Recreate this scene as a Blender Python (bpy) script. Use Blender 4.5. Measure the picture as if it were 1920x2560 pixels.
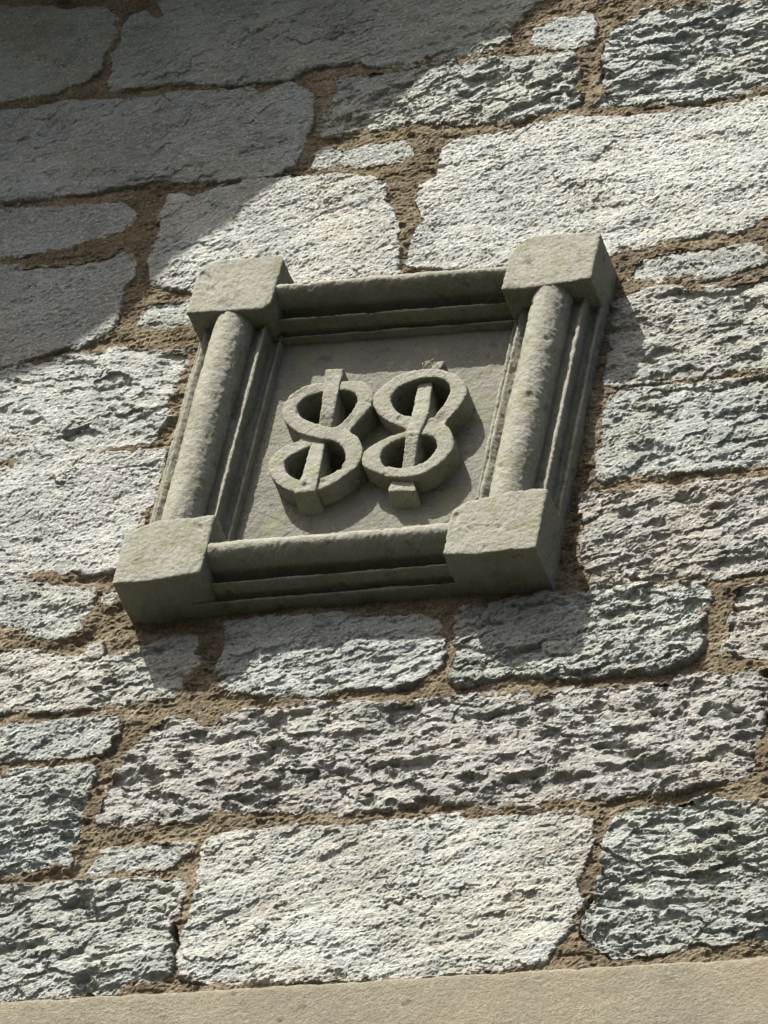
import bpy, bmesh, math
import numpy as np
from mathutils import Vector, Matrix

for o in list(bpy.data.objects):
    bpy.data.objects.remove(o)
scene = bpy.context.scene
col = scene.collection

# ------------------------------------------------------------------ camera
ZC = 7.03                                   # height of the plaque's centre above the ground
FPX = 15000.0                               # focal length in pixels of the 1920 x 2560 photograph
CAM = np.array([2.80447, -5.45137, -5.43318 + ZC])
RV = np.array([0.93598273, 0.3052393, 0.17540038])
UV = np.array([0.08185957, -0.67327833, 0.73484373])
FV = np.array([-0.34239646, 0.67344284, 0.65516365])
cam_d = bpy.data.cameras.new('camera')
cam = bpy.data.objects.new('camera', cam_d)
col.objects.link(cam)
cam.matrix_world = Matrix(((RV[0], UV[0], -FV[0], CAM[0]), (RV[1], UV[1], -FV[1], CAM[1]),
                           (RV[2], UV[2], -FV[2], CAM[2]), (0, 0, 0, 1)))
cam_d.sensor_fit = 'VERTICAL'
cam_d.sensor_height = 36.0
cam_d.lens = FPX / 2560.0 * 36.0
cam_d.clip_start = 0.1
cam_d.clip_end = 2000.0
scene.camera = cam

# ------------------------------------------------------------------ light
SUN = np.array([0.066, 0.083, -0.138])
SUN = SUN / np.linalg.norm(SUN)             # the way the light travels
el = math.asin(-SUN[2])
az = math.atan2(-SUN[0], -SUN[1])
world = bpy.data.worlds.new('World')
scene.world = world
world.use_nodes = True
wn = world.node_tree
wn.nodes.clear()
sky = wn.nodes.new('ShaderNodeTexSky')
sky.sky_type = 'NISHITA'
sky.sun_disc = False
sky.sun_elevation = el
sky.sun_rotation = az
sky.air_density = 0.7
sky.dust_density = 5.0
sky.ozone_density = 1.0
bg = wn.nodes.new('ShaderNodeBackground')
bg.inputs['Strength'].default_value = 0.09
wo = wn.nodes.new('ShaderNodeOutputWorld')
wn.links.new(sky.outputs[0], bg.inputs['Color'])
wn.links.new(bg.outputs[0], wo.inputs['Surface'])
sun_d = bpy.data.lights.new('sun', 'SUN')
sun_d.energy = 5.0
sun_d.angle = math.radians(0.53)
sun_d.color = (1.0, 0.97, 0.905)
sun = bpy.data.objects.new('sun', sun_d)
col.objects.link(sun)
sun.rotation_euler = Vector(SUN).to_track_quat('-Z', 'Y').to_euler()
sun.location = (-4, -6, 16)

vs = scene.view_settings
scene.display_settings.display_device = 'sRGB'
vs.view_transform = 'Standard'
vs.look = 'None'
vs.exposure = 1.38
vs.gamma = 1.0
vs.use_curve_mapping = False

# ------------------------------------------------------------------ photograph pixels to points on a plane y = const
def un(px, py, yp):
    d = FV + RV * (px - 960) / FPX - UV * (py - 1280) / FPX
    t = (yp - CAM[1]) / d[1]
    q = CAM + t * d
    return q[0], q[2]

SC = 1920.0 / 1659.0
OFF = {'D': (0, 0, 1.0), '1': (0, 0, .5), '2': (829.5, 0, .5), '3': (0, 553, .5), '4': (829.5, 553, .5),
       '5': (0, 1106, .5), '6': (829.5, 1106, .5), '7': (0, 1659, .5), '8': (829.5, 1659, .5)}

def src(k, x, y):
    a, b, s = OFF[k]
    return (a + x * s) * SC, (b + y * s) * SC

# ------------------------------------------------------------------ noise
def perm(seed):
    r = np.random.RandomState(seed)
    p = r.permutation(512)
    return p

_ang = np.random.RandomState(5).rand(512) * 2 * np.pi
_GX, _GY = np.cos(_ang), np.sin(_ang)
_P = perm(77)

def pn(x, y, seed=0):
    x = x + seed * 17.37
    y = y + seed * 9.71
    xi = np.floor(x).astype(np.int64)
    yi = np.floor(y).astype(np.int64)
    xf, yf = x - xi, y - yi
    u = xf * xf * xf * (xf * (xf * 6 - 15) + 10)
    v = yf * yf * yf * (yf * (yf * 6 - 15) + 10)
    def g(ix, iy, fx, fy):
        h = _P[(_P[ix & 511] + iy) & 511]
        return _GX[h] * fx + _GY[h] * fy
    a = g(xi, yi, xf, yf)
    b = g(xi + 1, yi, xf - 1, yf)
    c = g(xi, yi + 1, xf, yf - 1)
    d = g(xi + 1, yi + 1, xf - 1, yf - 1)
    return ((a + (b - a) * u) * (1 - v) + (c + (d - c) * u) * v) * 1.5

def fbm(x, y, seed=0, o=4, gain=.5):
    s, a, t = 0, 1.0, 0
    for i in range(o):
        s = s + a * pn(x * 2 ** i, y * 2 ** i, seed + i * 3)
        t += a
        a *= gain
    return s / t * 1.3

def sst(a, b, x):
    t = np.clip((x - a) / (b - a), 0, 1)
    return t * t * (3 - 2 * t)

def n3(p, s, seed=0):
    """cheap solid noise from three sheets"""
    return (pn(p[:, 0] * s + p[:, 1] * s * .73, p[:, 2] * s + p[:, 1] * s * .41, seed)
            + pn(p[:, 1] * s - p[:, 2] * s * .37, p[:, 0] * s * .9 + p[:, 2] * s * .55, seed + 5)) * .75

def sdf(poly, x, y):
    """signed distance to a polygon, positive inside"""
    poly = np.asarray(poly)
    d2 = np.full(x.shape, 1e9)
    ins = np.zeros(x.shape, bool)
    n = len(poly)
    for i in range(n):
        ax, ay = poly[i]
        bx, by = poly[(i + 1) % n]
        ex, ey = bx - ax, by - ay
        L = ex * ex + ey * ey + 1e-12
        t = np.clip(((x - ax) * ex + (y - ay) * ey) / L, 0, 1)
        d2 = np.minimum(d2, (x - ax - t * ex) ** 2 + (y - ay - t * ey) ** 2)
        if ay != by:
            c = ((ay > y) != (by > y)) & (x < (bx - ax) * (y - ay) / (by - ay) + ax)
            ins ^= c
    d = np.sqrt(d2)
    return np.where(ins, d, -d)

# ------------------------------------------------------------------ object helpers
def mesh_np(name, V, Q, mat=None, attrs=None, smooth=True):
    me = bpy.data.meshes.new(name)
    V = np.asarray(V, np.float32)
    Q = np.asarray(Q, np.int32)
    k = Q.shape[1]
    me.vertices.add(len(V))
    me.vertices.foreach_set('co', V.ravel())
    me.loops.add(Q.size)
    me.loops.foreach_set('vertex_index', Q.ravel())
    me.polygons.add(len(Q))
    me.polygons.foreach_set('loop_start', np.arange(0, Q.size, k, dtype=np.int32))
    me.polygons.foreach_set('loop_total', np.full(len(Q), k, np.int32))
    me.polygons.foreach_set('use_smooth', np.full(len(Q), smooth))
    me.update(calc_edges=True)
    for nm, a in (attrs or {}).items():
        at = me.attributes.new(nm, 'FLOAT', 'POINT')
        at.data.foreach_set('value', np.asarray(a, np.float32))
    if mat:
        me.materials.append(mat)
    return me

def link(name, me, parent=None, loc=(0, 0, 0)):
    o = bpy.data.objects.new(name, me)
    col.objects.link(o)
    if parent:
        o.parent = parent
        pw = Vector((0, 0, 0))
        p = parent
        while p:
            pw += p.location
            p = p.parent
        o.location = Vector(loc) - pw
    else:
        o.location = loc
    return o

def thing(name, label, cat, loc=(0, 0, 0), group=None):
    o = bpy.data.objects.new(name, None)
    o.empty_display_size = .1
    col.objects.link(o)
    o.location = loc
    o['label'] = label
    o['category'] = cat
    if group:
        o['group'] = group
    return o

def grid_mesh(x, z, Y, keep, name, mat, attrs, smooth=True):
    """x, z, Y are 2-D arrays; keep marks the vertices that may be used"""
    nz, nx = x.shape
    idx = np.arange(nz * nx).reshape(nz, nx)
    q = np.stack([idx[:-1, :-1], idx[:-1, 1:], idx[1:, 1:], idx[1:, :-1]], -1).reshape(-1, 4)
    k = keep.ravel()
    q = q[k[q].all(1)]
    used = np.zeros(nz * nx, bool)
    used[q.ravel()] = True
    remap = np.cumsum(used) - 1
    V = np.stack([x.ravel(), Y.ravel(), z.ravel()], -1)[used]
    at = {n: a.ravel()[used] for n, a in attrs.items()}
    return mesh_np(name, V, remap[q], mat, at, smooth)

# ------------------------------------------------------------------ materials
ALB = .64                                    # weathered, grimy stone: scales every base colour below
class NT:
    def __init__(self, name):
        self.m = bpy.data.materials.new(name)
        self.m.use_nodes = True
        self.t = self.m.node_tree
        self.t.nodes.clear()
        self.out = self.n('ShaderNodeOutputMaterial')
        self.b = self.n('ShaderNodeBsdfPrincipled')
        self.l(self.b.outputs[0], self.out.inputs['Surface'])
    def n(self, k, **kw):
        nd = self.t.nodes.new(k)
        for a, v in kw.items():
            setattr(nd, a, v)
        return nd
    def l(self, a, b):
        self.t.links.new(a, b)
    def put(self, sock, v):
        if hasattr(v, 'is_linked') or hasattr(v, 'links'):
            self.l(v, sock)
        else:
            sock.default_value = v
    def coords(self, scale=(1, 1, 1), rand=True):
        tc = self.n('ShaderNodeTexCoord')
        v = tc.outputs['Object']
        if rand:
            oi = self.n('ShaderNodeObjectInfo')
            m = self.n('ShaderNodeVectorMath', operation='SCALE')
            cx = self.n('ShaderNodeCombineXYZ')
            self.l(oi.outputs['Random'], cx.inputs[0])
            self.l(oi.outputs['Random'], cx.inputs[1])
            self.l(oi.outputs['Random'], cx.inputs[2])
            self.l(cx.outputs[0], m.inputs[0])
            m.inputs['Scale'].default_value = 37.0
            ad = self.n('ShaderNodeVectorMath', operation='ADD')
            self.l(v, ad.inputs[0])
            self.l(m.outputs[0], ad.inputs[1])
            v = ad.outputs[0]
        mp = self.n('ShaderNodeMapping')
        mp.inputs['Scale'].default_value = scale
        self.l(v, mp.inputs['Vector'])
        return mp.outputs[0]
    def noise(self, vec, scale, detail=4, rough=.55, dist=0):
        nd = self.n('ShaderNodeTexNoise')
        self.l(vec, nd.inputs['Vector'])
        nd.inputs['Scale'].default_value = scale
        nd.inputs['Detail'].default_value = detail
        nd.inputs['Roughness'].default_value = rough
        nd.inputs['Distortion'].default_value = dist
        return nd.outputs[0]
    def ramp(self, f, pts):
        nd = self.n('ShaderNodeValToRGB')
        e = nd.color_ramp.elements
        while len(e) < len(pts):
            e.new(.5)
        for i, (p, c) in enumerate(pts):
            e[i].position = p
            e[i].color = (c, c, c, 1) if isinstance(c, (int, float)) else (*c, 1)
        self.l(f, nd.inputs[0])
        return nd.outputs[0]
    def mix(self, f, a, b, mode='MIX'):
        nd = self.n('ShaderNodeMix', data_type='RGBA', blend_type=mode)
        self.put(nd.inputs[0], f)
        self.put(nd.inputs[6], a if not isinstance(a, tuple) else (*a, 1))
        self.put(nd.inputs[7], b if not isinstance(b, tuple) else (*b, 1))
        return nd.outputs[2]
    def math(self, op, a, b=0.0, clamp=False):
        nd = self.n('ShaderNodeMath', operation=op, use_clamp=clamp)
        self.put(nd.inputs[0], a)
        self.put(nd.inputs[1], b)
        return nd.outputs[0]
    def attr(self, name):
        nd = self.n('ShaderNodeAttribute', attribute_name=name)
        return nd.outputs['Fac']
    def bump(self, h, dist, strength=1.0, prev=None):
        nd = self.n('ShaderNodeBump')
        nd.inputs['Strength'].default_value = strength
        nd.inputs['Distance'].default_value = dist
        self.l(h, nd.inputs['Height'])
        if prev is not None:
            self.l(prev, nd.inputs['Normal'])
        return nd.outputs[0]
    def done(self, colr, rough, normal=None, spec=.3):
        colr = self.mix(1.0, colr, (ALB, ALB, ALB), 'MULTIPLY')
        self.put(self.b.inputs['Base Color'], colr)
        self.put(self.b.inputs['Roughness'], rough)
        self.b.inputs['Specular IOR Level'].default_value = spec
        if normal is not None:
            self.l(normal, self.b.inputs['Normal'])
        return self.m

def schist_mat():
    t = NT('schist')
    c = t.coords()
    lay = t.coords((1, 1, 2.6))
    oi = t.n('ShaderNodeObjectInfo')
    base = oi.outputs['Color']
    broad = t.ramp(t.noise(c, 9, 3), [(.3, .80), (.7, 1.14)])
    colr = t.mix(1.0, base, broad, 'MULTIPLY')
    streak = t.ramp(t.noise(lay, 60, 5, .65, .4), [(.28, .66), (.5, 1.0), (.72, 1.22)])
    colr = t.mix(.9, colr, streak, 'MULTIPLY')
    grain = t.ramp(t.noise(c, 420, 2, .7), [(.3, .72), (.55, 1.0), (.75, 1.3)])
    colr = t.mix(.8, colr, grain, 'MULTIPLY')
    # warm iron staining and a cool blue-grey drift
    iron = t.ramp(t.noise(lay, 13, 4, .6), [(.52, 0.0), (.72, .55)])
    colr = t.mix(iron, colr, t.mix(1.0, colr, (1.06, .95, .82), 'MULTIPLY'))
    cool = t.ramp(t.noise(c, 21, 3, .6), [(.5, 0.0), (.7, .6)])
    colr = t.mix(cool, colr, t.mix(1.0, colr, (.86, .95, 1.0), 'MULTIPLY'))
    rnd = t.math('FRACT', t.math('MULTIPLY', oi.outputs['Random'], 7.31))
    stain = t.ramp(t.math('ADD', t.noise(c, 6.5, 5, .68), t.math('MULTIPLY', t.math('SUBTRACT', rnd, .5), .22)), [(.54, 0.0), (.70, .42)])
    colr = t.mix(stain, colr, t.mix(1.0, colr, (.90, .80, .62), 'MULTIPLY'))
    dkg = t.ramp(t.noise(t.coords((1, 1, 1.8)), 17, 5, .7), [(.54, 0.0), (.68, .85)])
    colr = t.mix(dkg, colr, t.mix(1.0, colr, (.66, .71, .70), 'MULTIPLY'))
    # lichen specks
    lic = t.ramp(t.noise(c, 95, 3, .6), [(.66, 0.0), (.74, .5)])
    colr = t.mix(lic, colr, (.34, .34, .25))
    # mortar smeared over the rim
    edge = t.attr('edge')
    w = t.math('ADD', edge, t.math('MULTIPLY', t.math('SUBTRACT', t.noise(c, 55, 4, .6), .5), .026))
    sm = t.ramp(w, [(0.0, .85), (.0045, .35), (.011, 0.0)])
    smn = t.ramp(t.noise(c, 17, 2), [(.40, 0.0), (.62, 1.0)])
    colr = t.mix(t.math('MULTIPLY', sm, smn), colr, (.17, .125, .08))
    # mica glints
    vo = t.n('ShaderNodeTexVoronoi')
    t.l(c, vo.inputs['Vector'])
    vo.inputs['Scale'].default_value = 330
    sp = t.n('ShaderNodeSeparateColor')
    t.l(vo.outputs['Color'], sp.inputs[0])
    mica = t.ramp(sp.outputs[0], [(.90, 0.0), (.93, 1.0)])
    rough = t.math('SUBTRACT', .72, t.math('MULTIPLY', mica, .40))
    colr = t.mix(t.math('MULTIPLY', mica, .35), colr, (.62, .62, .60))
    h1 = t.noise(t.coords((1, 1, 2.2)), 110, 5, .62, .5)
    n1 = t.bump(h1, .0017, 1.0)
    n2 = t.bump(t.noise(lay, 300, 4, .7), .0021, 1.0, n1)
    n3_ = t.bump(sp.outputs[1], .0009, .6, n2)
    return t.done(colr, rough, n3_, .45)

def mortar_mat():
    t = NT('mortar')
    c = t.coords(rand=False)
    a = t.ramp(t.noise(c, 11, 5, .7), [(.3, (.095, .072, .044)), (.5, (.19, .149, .09)), (.7, (.34, .285, .195))])
    g = t.ramp(t.noise(c, 230, 4, .75), [(.3, .40), (.5, .95), (.72, 1.7)])
    colr = t.mix(.9, a, g, 'MULTIPLY')
    red = t.ramp(t.noise(c, 26, 3, .6), [(.55, 0.0), (.72, .55)])
    colr = t.mix(red, colr, (.15, .10, .072))
    ol = t.ramp(t.noise(c, 5.5, 4, .65), [(.56, 0.0), (.68, .7)])
    colr = t.mix(ol, colr, (.14, .115, .05))
    vo = t.n('ShaderNodeTexVoronoi')
    t.l(c, vo.inputs['Vector'])
    vo.inputs['Scale'].default_value = 300
    sp = t.n('ShaderNodeSeparateColor')
    t.l(vo.outputs['Color'], sp.inputs[0])
    gr = t.ramp(sp.outputs[0], [(.93, 0.0), (.96, .6)])
    colr = t.mix(gr, colr, (.33, .29, .22))
    n1 = t.bump(t.noise(c, 230, 5, .75), .0028, 1.0)
    n2 = t.bump(t.noise(c, 480, 3, .7), .0012, 1.0, n1)
    return t.done(colr, .92, n2, .15)

def sandstone_mat(name, c0, c1, green, tool=False, dark=True):
    t = NT(name)
    c = t.coords(rand=not tool)
    a = t.mix(t.ramp(t.noise(c, 11, 4, .6), [(.3, 0.0), (.7, 1.0)]), c0, c1)
    g = t.ramp(t.noise(c, 380, 3, .7), [(.3, .72), (.5, 1.0), (.72, 1.26)])
    colr = t.mix(.85, a, g, 'MULTIPLY')
    if green:
        m = t.ramp(t.noise(c, 24, 5, .65), [(.50, 0.0), (.68, .75)])
        colr = t.mix(m, colr, (.20, .205, .112))
        m = t.ramp(t.noise(c, 75, 4, .7), [(.60, 0.0), (.70, .6)])
        colr = t.mix(m, colr, (.33, .33, .27))
    if dark:
        m = t.ramp(t.noise(c, 14, 6, .75), [(.54, 0.0), (.66, .45)])
        colr = t.mix(m, colr, t.mix(1.0, colr, (.62, .63, .66), 'MULTIPLY'))
        m = t.ramp(t.noise(c, 31, 6, .75), [(.575, 0.0), (.68, .65)])
        colr = t.mix(m, colr, (.07, .07, .058))
    if tool:
        colr = t.mix(.9, colr, t.ramp(t.noise(c, 210, 4, .8), [(.32, .55), (.5, 1.0), (.68, 1.35)]), 'MULTIPLY')
        m = t.ramp(t.noise(t.coords((1, 1, 1.5), False), 30, 2, .5), [(.735, 0.0), (.76, .85)])
        colr = t.mix(m, colr, (.13, .075, .035))
        m = t.ramp(t.noise(t.coords((.35, 1, 1), False), 7, 4, .6), [(.45, 0.0), (.75, .7)])
        colr = t.mix(m, colr, (.24, .22, .17))
        m = t.ramp(t.noise(c, 60, 4, .7), [(.40, .0), (.70, .65)])
        colr = t.mix(m, colr, (.21, .188, .132))
        m = t.ramp(t.noise(c, 4, 3, .6), [(.5, 0.0), (.7, .5)])
        colr = t.mix(m, colr, (.30, .245, .165))
    n1 = t.bump(t.noise(c, 240 if tool else 150, 4, .75), .0042 if tool else .0022, 1.0)
    n2 = t.bump(t.noise(c, 620, 2, .7), .0007, 1.0, n1)
    return t.done(colr, .88, n2, .2)

def plain_mat(name, c, rough=.9, scale=6):
    t = NT(name)
    k = t.coords(rand=False)
    colr = t.mix(1.0, c, t.ramp(t.noise(k, scale, 5, .6), [(.3, .75), (.7, 1.2)]), 'MULTIPLY')
    return t.done(colr, rough, t.bump(t.noise(k, scale * 12, 4), .004), .2)

M_SCH = schist_mat()
M_MOR = mortar_mat()
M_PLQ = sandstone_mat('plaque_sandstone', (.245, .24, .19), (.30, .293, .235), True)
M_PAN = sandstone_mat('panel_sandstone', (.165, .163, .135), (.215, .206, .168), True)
M_LIN = sandstone_mat('lintel_sandstone', (.275, .252, .178), (.325, .292, .20), False, True, False)
M_GND = plain_mat('turf', (.036, .038, .03), .95, 3)
M_STONE = plain_mat('plain_stone', (.33, .32, .29), .9, 4)
M_CASTER = plain_mat('caster_slate', (.09, .095, .105), .7, 5)
M_GLS = plain_mat('window_glass', (.012, .014, .016), .08, 2)
M_FRM = plain_mat('painted_wood', (.55, .55, .52), .5, 9)
M_HAY = plain_mat('dry_grass', (.55, .50, .36), .8, 40)

# ------------------------------------------------------------------ ground
gm = bpy.data.meshes.new('ground')
gm.from_pydata([(-400, -400, 0), (400, -400, 0), (400, 400, 0), (-400, 400, 0)], [], [(0, 1, 2, 3)])
gm.materials.append(M_GND)
g = link('ground', gm)
g['kind'] = 'structure'

# ------------------------------------------------------------------ the stones of the wall, traced from the photograph
# outline, roughness, pits, tint
G = (.335, .346, .300)      # plain grey
C_ = (.326, .348, .312)     # bluish
W_ = (.352, .348, .292)     # warm
P_ = (.348, .336, .292)     # pinkish
S_ = (.318, .337, .278)    # darker, greenish
ST = [
 ('1', [(-130,35),(0,30),(200,28),(270,40),(330,28),(460,25),(480,60),(505,65),(480,140),(430,230),(425,300),(350,340),(250,385),(100,400),(0,430),(-130,450)], .6, .1, S_),
 ('1', [(470,375),(480,300),(495,220),(530,150),(545,100),(575,70),(610,52),(690,95),(720,60),(690,0),(690,-170),(2300,-170),(2340,-20),(2259,55),(2234,80),(2199,100),(2189,150),(2139,200),(1989,235),(1859,262),(1659,275),(1500,255),(1400,275),(1290,300),(1250,340),(880,345),(800,350),(620,360),(520,372)], .9, .2, S_),
 ('2', [(640,165),(650,110),(690,85),(760,70),(835,70),(860,42),(890,55),(910,110),(890,165),(820,185),(790,195),(720,185),(660,178)], .6, .1, C_),
 ('2', [(975,90),(1060,70),(1110,30),(1160,20),(1300,20),(1500,-10),(1780,-20),(1780,350),(1659,360),(1500,400),(1300,430),(1130,445),(960,440),(895,430),(940,390),(975,375),(940,340),(955,300),(950,240),(960,180)], 1.4, .5, C_),
 ('1', [(1380,520),(1400,470),(1440,440),(1450,400),(1470,330),(1560,310),(1659,290),(1829,285),(1919,265),(2139,255),(2309,235),(2419,225),(2459,215),(2494,265),(2479,330),(2474,380),(2509,400),(2499,430),(2359,480),(2260,500),(2089,515),(1989,520),(1859,520),(1759,525),(1659,540),(1560,545),(1480,570),(1400,590),(1385,560)], 1.2, .5, G),
 ('1', [(-130,490),(0,470),(120,465),(280,440),(420,430),(440,440),(620,415),(790,390),(870,400),(1080,380),(1120,400),(1250,360),(1290,380),(1345,400),(1340,470),(1325,560),(1310,610),(1270,660),(1260,700),(1180,745),(1050,760),(800,770),(660,770),(480,800),(300,830),(130,845),(0,860),(-130,870)], .8, .15, C_),
 ('1', [(1340,710),(1360,660),(1400,630),(1500,630),(1620,610),(1719,600),(1769,600),(1809,640),(1789,665),(1759,695),(1719,690),(1600,705),(1500,700),(1400,720)], .7, .1, G),
 ('2', [(265,620),(300,600),(440,570),(560,545),(700,520),(770,500),(1000,500),(1180,490),(1400,460),(1560,430),(1620,412),(1790,395),(1790,930),(1659,920),(1600,940),(1540,985),(1380,1000),(1200,1030),(1060,1065),(1000,1075),(950,1120),(600,1145),(300,1150),(100,1120),(105,1050),(150,970),(180,935),(160,890),(150,860),(165,790),(190,770),(230,750),(245,680)], .78, .10, (.415, .422, .372)),
 ('D', [(370,420),(395,417),(415,425),(450,410),(500,395),(545,387),(600,382),(720,375),(765,375),(800,380),(828,388),(832,405),(828,425),(848,455),(855,500),(858,540),(855,590),(600,620),(420,625),(330,612),(325,605),(325,555),(335,520),(348,490),(345,475),(362,440)], .78, .10, (.415, .422, .375)),
 ('1', [(-130,910),(0,905),(160,890),(280,885),(400,870),(520,870),(560,900),(575,930),(550,960),(530,990),(480,1005),(350,1035),(250,1064),(100,1080),(0,1090),(-130,1100)], .6, .1, C_),
 ('D', [(-65,582),(0,570),(90,570),(170,562),(230,548),(262,523),(285,545),(288,570),(282,590),(265,620),(258,650),(252,690),(240,705),(200,725),(165,745),(155,735),(100,757),(50,770),(0,780),(-65,790)], .55, .1, G),
 ('3', [(600,290),(615,220),(660,190),(750,180),(900,175),(900,285),(790,285),(700,300),(650,305)], .9, .2, S_),
 ('3', [(-130,530),(0,487),(60,462),(180,432),(300,420),(420,400),(540,385),(600,390),(680,395),(810,400),(815,430),(780,470),(760,520),(745,580),(720,600),(715,680),(660,760),(640,800),(500,815),(350,838),(130,862),(0,880),(-130,895)], .95, .3, (.372, .382, .335)),
 ('D', [(-65,1009),(0,1001),(65,990),(180,977),(350,967),(352,985),(345,1030),(330,1070),(308,1110),(300,1140),(275,1155),(262,1190),(250,1222),(210,1228),(150,1228),(100,1234),(0,1240),(-65,1245)], .78, .10, (.392, .392, .345)),
 ('D', [(-65,1255),(0,1252),(80,1250),(130,1264),(200,1265),(200,1280),(190,1320),(172,1350),(140,1372),(100,1376),(60,1365),(40,1355),(0,1340),(-65,1335)], .7, .25, G),
 ('D', [(-65,1400),(0,1396),(60,1396),(130,1415),(190,1408),(240,1418),(290,1405),(345,1378),(420,1370),(425,1385),(412,1405),(425,1435),(400,1460),(395,1480),(370,1498),(320,1501),(280,1511),(150,1526),(50,1531),(0,1536),(-65,1542)], 1.0, .3, W_),
 ('D', [(490,1341),(550,1331),(625,1331),(700,1322),(830,1326),(900,1329),(943,1338),(953,1375),(952,1410),(945,1436),(920,1452),(890,1468),(830,1478),(750,1478),(680,1500),(600,1501),(525,1491),(470,1480),(466,1474),(475,1456),(472,1430),(488,1400),(485,1370)], 1.1, .3, C_),
 ('6', [(340,410),(380,385),(600,370),(730,350),(880,345),(900,320),(1050,315),(1200,300),(1330,300),(1390,325),(1395,380),(1370,400),(1375,450),(1355,510),(1375,540),(1360,590),(1320,625),(1200,665),(1100,680),(980,690),(880,700),(700,695),(600,690),(480,705),(400,730),(320,745),(290,710),(300,670),(320,610),(300,550),(310,500),(305,450)], 1.38, .35, G),
 ('6', [(1550,300),(1600,285),(1659,275),(1790,265),(1790,640),(1659,640),(1600,635),(1540,620),(1470,600),(1465,560),(1480,480),(1500,420),(1490,370),(1510,340)], 1.2, .7, P_),
 ('D', [(1357,590),(1365,565),(1390,545),(1480,532),(1560,527),(1610,522),(1640,527),(1652,545),(1640,562),(1580,583),(1480,595),(1390,605),(1360,602)], .8, .1, G),
 ('4', [(985,190),(1040,170),(1110,155),(1120,130),(1230,130),(1300,140),(1400,120),(1550,90),(1659,75),(1790,65),(1790,470),(1659,475),(1500,495),(1400,510),(1250,520),(1110,535),(1020,550),(950,545),(960,510),(985,400),(965,340),(980,270)], 1.1, .45, W_),
 ('4', [(990,570),(1080,560),(1250,550),(1500,525),(1659,515),(1790,505),(1790,890),(1659,895),(1500,900),(1300,915),(1100,930),(950,955),(915,940),(915,880),(940,810),(940,720),(950,650),(980,610)], .95, .4, C_),
 ('D', [(1252,1080),(1262,1062),(1330,1053),(1430,1048),(1470,1052),(1505,1038),(1580,1032),(1659,1024),(1725,1018),(1725,1216),(1659,1222),(1580,1236),(1520,1246),(1430,1250),(1370,1256),(1310,1250),(1275,1246),(1262,1225),(1258,1190),(1250,1150),(1265,1135),(1258,1105)], 1.15, .4, P_),
 ('5', [(495,1100),(510,1050),(560,1010),(650,955),(655,905),(730,880),(800,885),(850,930),(910,930),(970,880),(1060,850),(1110,840),(1160,855),(1200,830),(1350,815),(1500,815),(1659,812),(1779,810),(1859,800),(1979,780),(2159,765),(2359,765),(2499,745),(2559,750),(2659,755),(2759,735),(2909,710),(3039,690),(3119,700),(3259,680),(3304,695),(3304,780),(3299,850),(3274,930),(3279,1000),(3269,1080),(3248,1108),(3160,1142),(2960,1182),(2760,1200),(2560,1230),(2360,1242),(2160,1262),(2100,1270),(2040,1250),(1860,1242),(1659,1270),(1500,1286),(1430,1296),(1300,1276),(1150,1271),(900,1291),(840,1321),(650,1341),(580,1356),(520,1346),(420,1331),(415,1306),(435,1226),(460,1166)], 1.34, .72, P_),
 ('D', [(-65,1580),(0,1572),(50,1561),(100,1553),(175,1546),(250,1541),(255,1550),(243,1578),(225,1595),(235,1608),(215,1620),(150,1628),(50,1636),(0,1643),(-65,1650)], .85, .3, C_),
 ('7', [(-130,35),(0,15),(100,0),(200,-8),(390,-14),(395,30),(375,80),(370,130),(350,200),(345,260),(330,310),(300,345),(285,395),(250,405),(100,445),(0,450),(-130,455)], 1.36, .5, C_),
 ('7', [(370,440),(385,410),(430,350),(470,340),(540,340),(600,320),(700,310),(760,310),(830,320),(800,350),(770,365),(740,395),(700,415),(640,420),(560,440),(450,440),(400,445)], .7, .1, G),
 ('7', [(-130,525),(0,515),(150,510),(260,495),(400,480),(520,485),(600,465),(680,460),(760,465),(790,490),(785,540),(760,590),(735,650),(720,700),(740,750),(725,790),(735,840),(720,880),(660,910),(560,930),(510,950),(420,970),(300,980),(100,1000),(0,1010),(-130,1018)], 1.15, .5, G),
 ('7', [(865,340),(890,310),(950,275),(1050,265),(1200,245),(1330,240),(1450,245),(1600,235),(1659,230),(1809,210),(1899,195),(1989,190),(1999,210),(2059,230),(2139,205),(2219,205),(2309,205),(2419,180),(2489,165),(2519,190),(2549,215),(2544,280),(2539,350),(2514,400),(2509,440),(2474,470),(2474,530),(2504,555),(2489,600),(2459,640),(2439,700),(2399,740),(2369,790),(2349,820),(2299,850),(2219,860),(2059,870),(1859,880),(1659,893),(1500,895),(1300,908),(1100,918),(950,922),(820,905),(775,885),(765,830),(780,760),(790,700),(810,620),(830,560),(845,480),(860,410)], .86, .16, (.415, .422, .372)),
 ('8', [(980,210),(1010,180),(1060,155),(1160,150),(1250,140),(1400,120),(1450,120),(1520,135),(1659,140),(1790,135),(1790,735),(1659,740),(1500,745),(1380,755),(1300,775),(1180,785),(1020,795),(980,790),(900,745),(860,710),(865,640),(890,590),(900,540),(910,470),(920,420),(950,330),(960,270)], 1.5, .55, C_),
 ('5', [(366,600),(372,580),(400,570),(432,570),(436,600),(415,614),(385,614)], .4, 0, W_),
 ('5', [(436,360),(455,338),(490,330),(496,372),(470,386),(445,382)], .4, 0, W_),
]
YS = -.008
GROW = .0062
STONES = []
for k, pts, rough, pit, tint in ST:
    poly = np.array([un(*src(k, x, y), YS) for x, y in pts])
    STONES.append((poly, rough, pit, tint))
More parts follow.
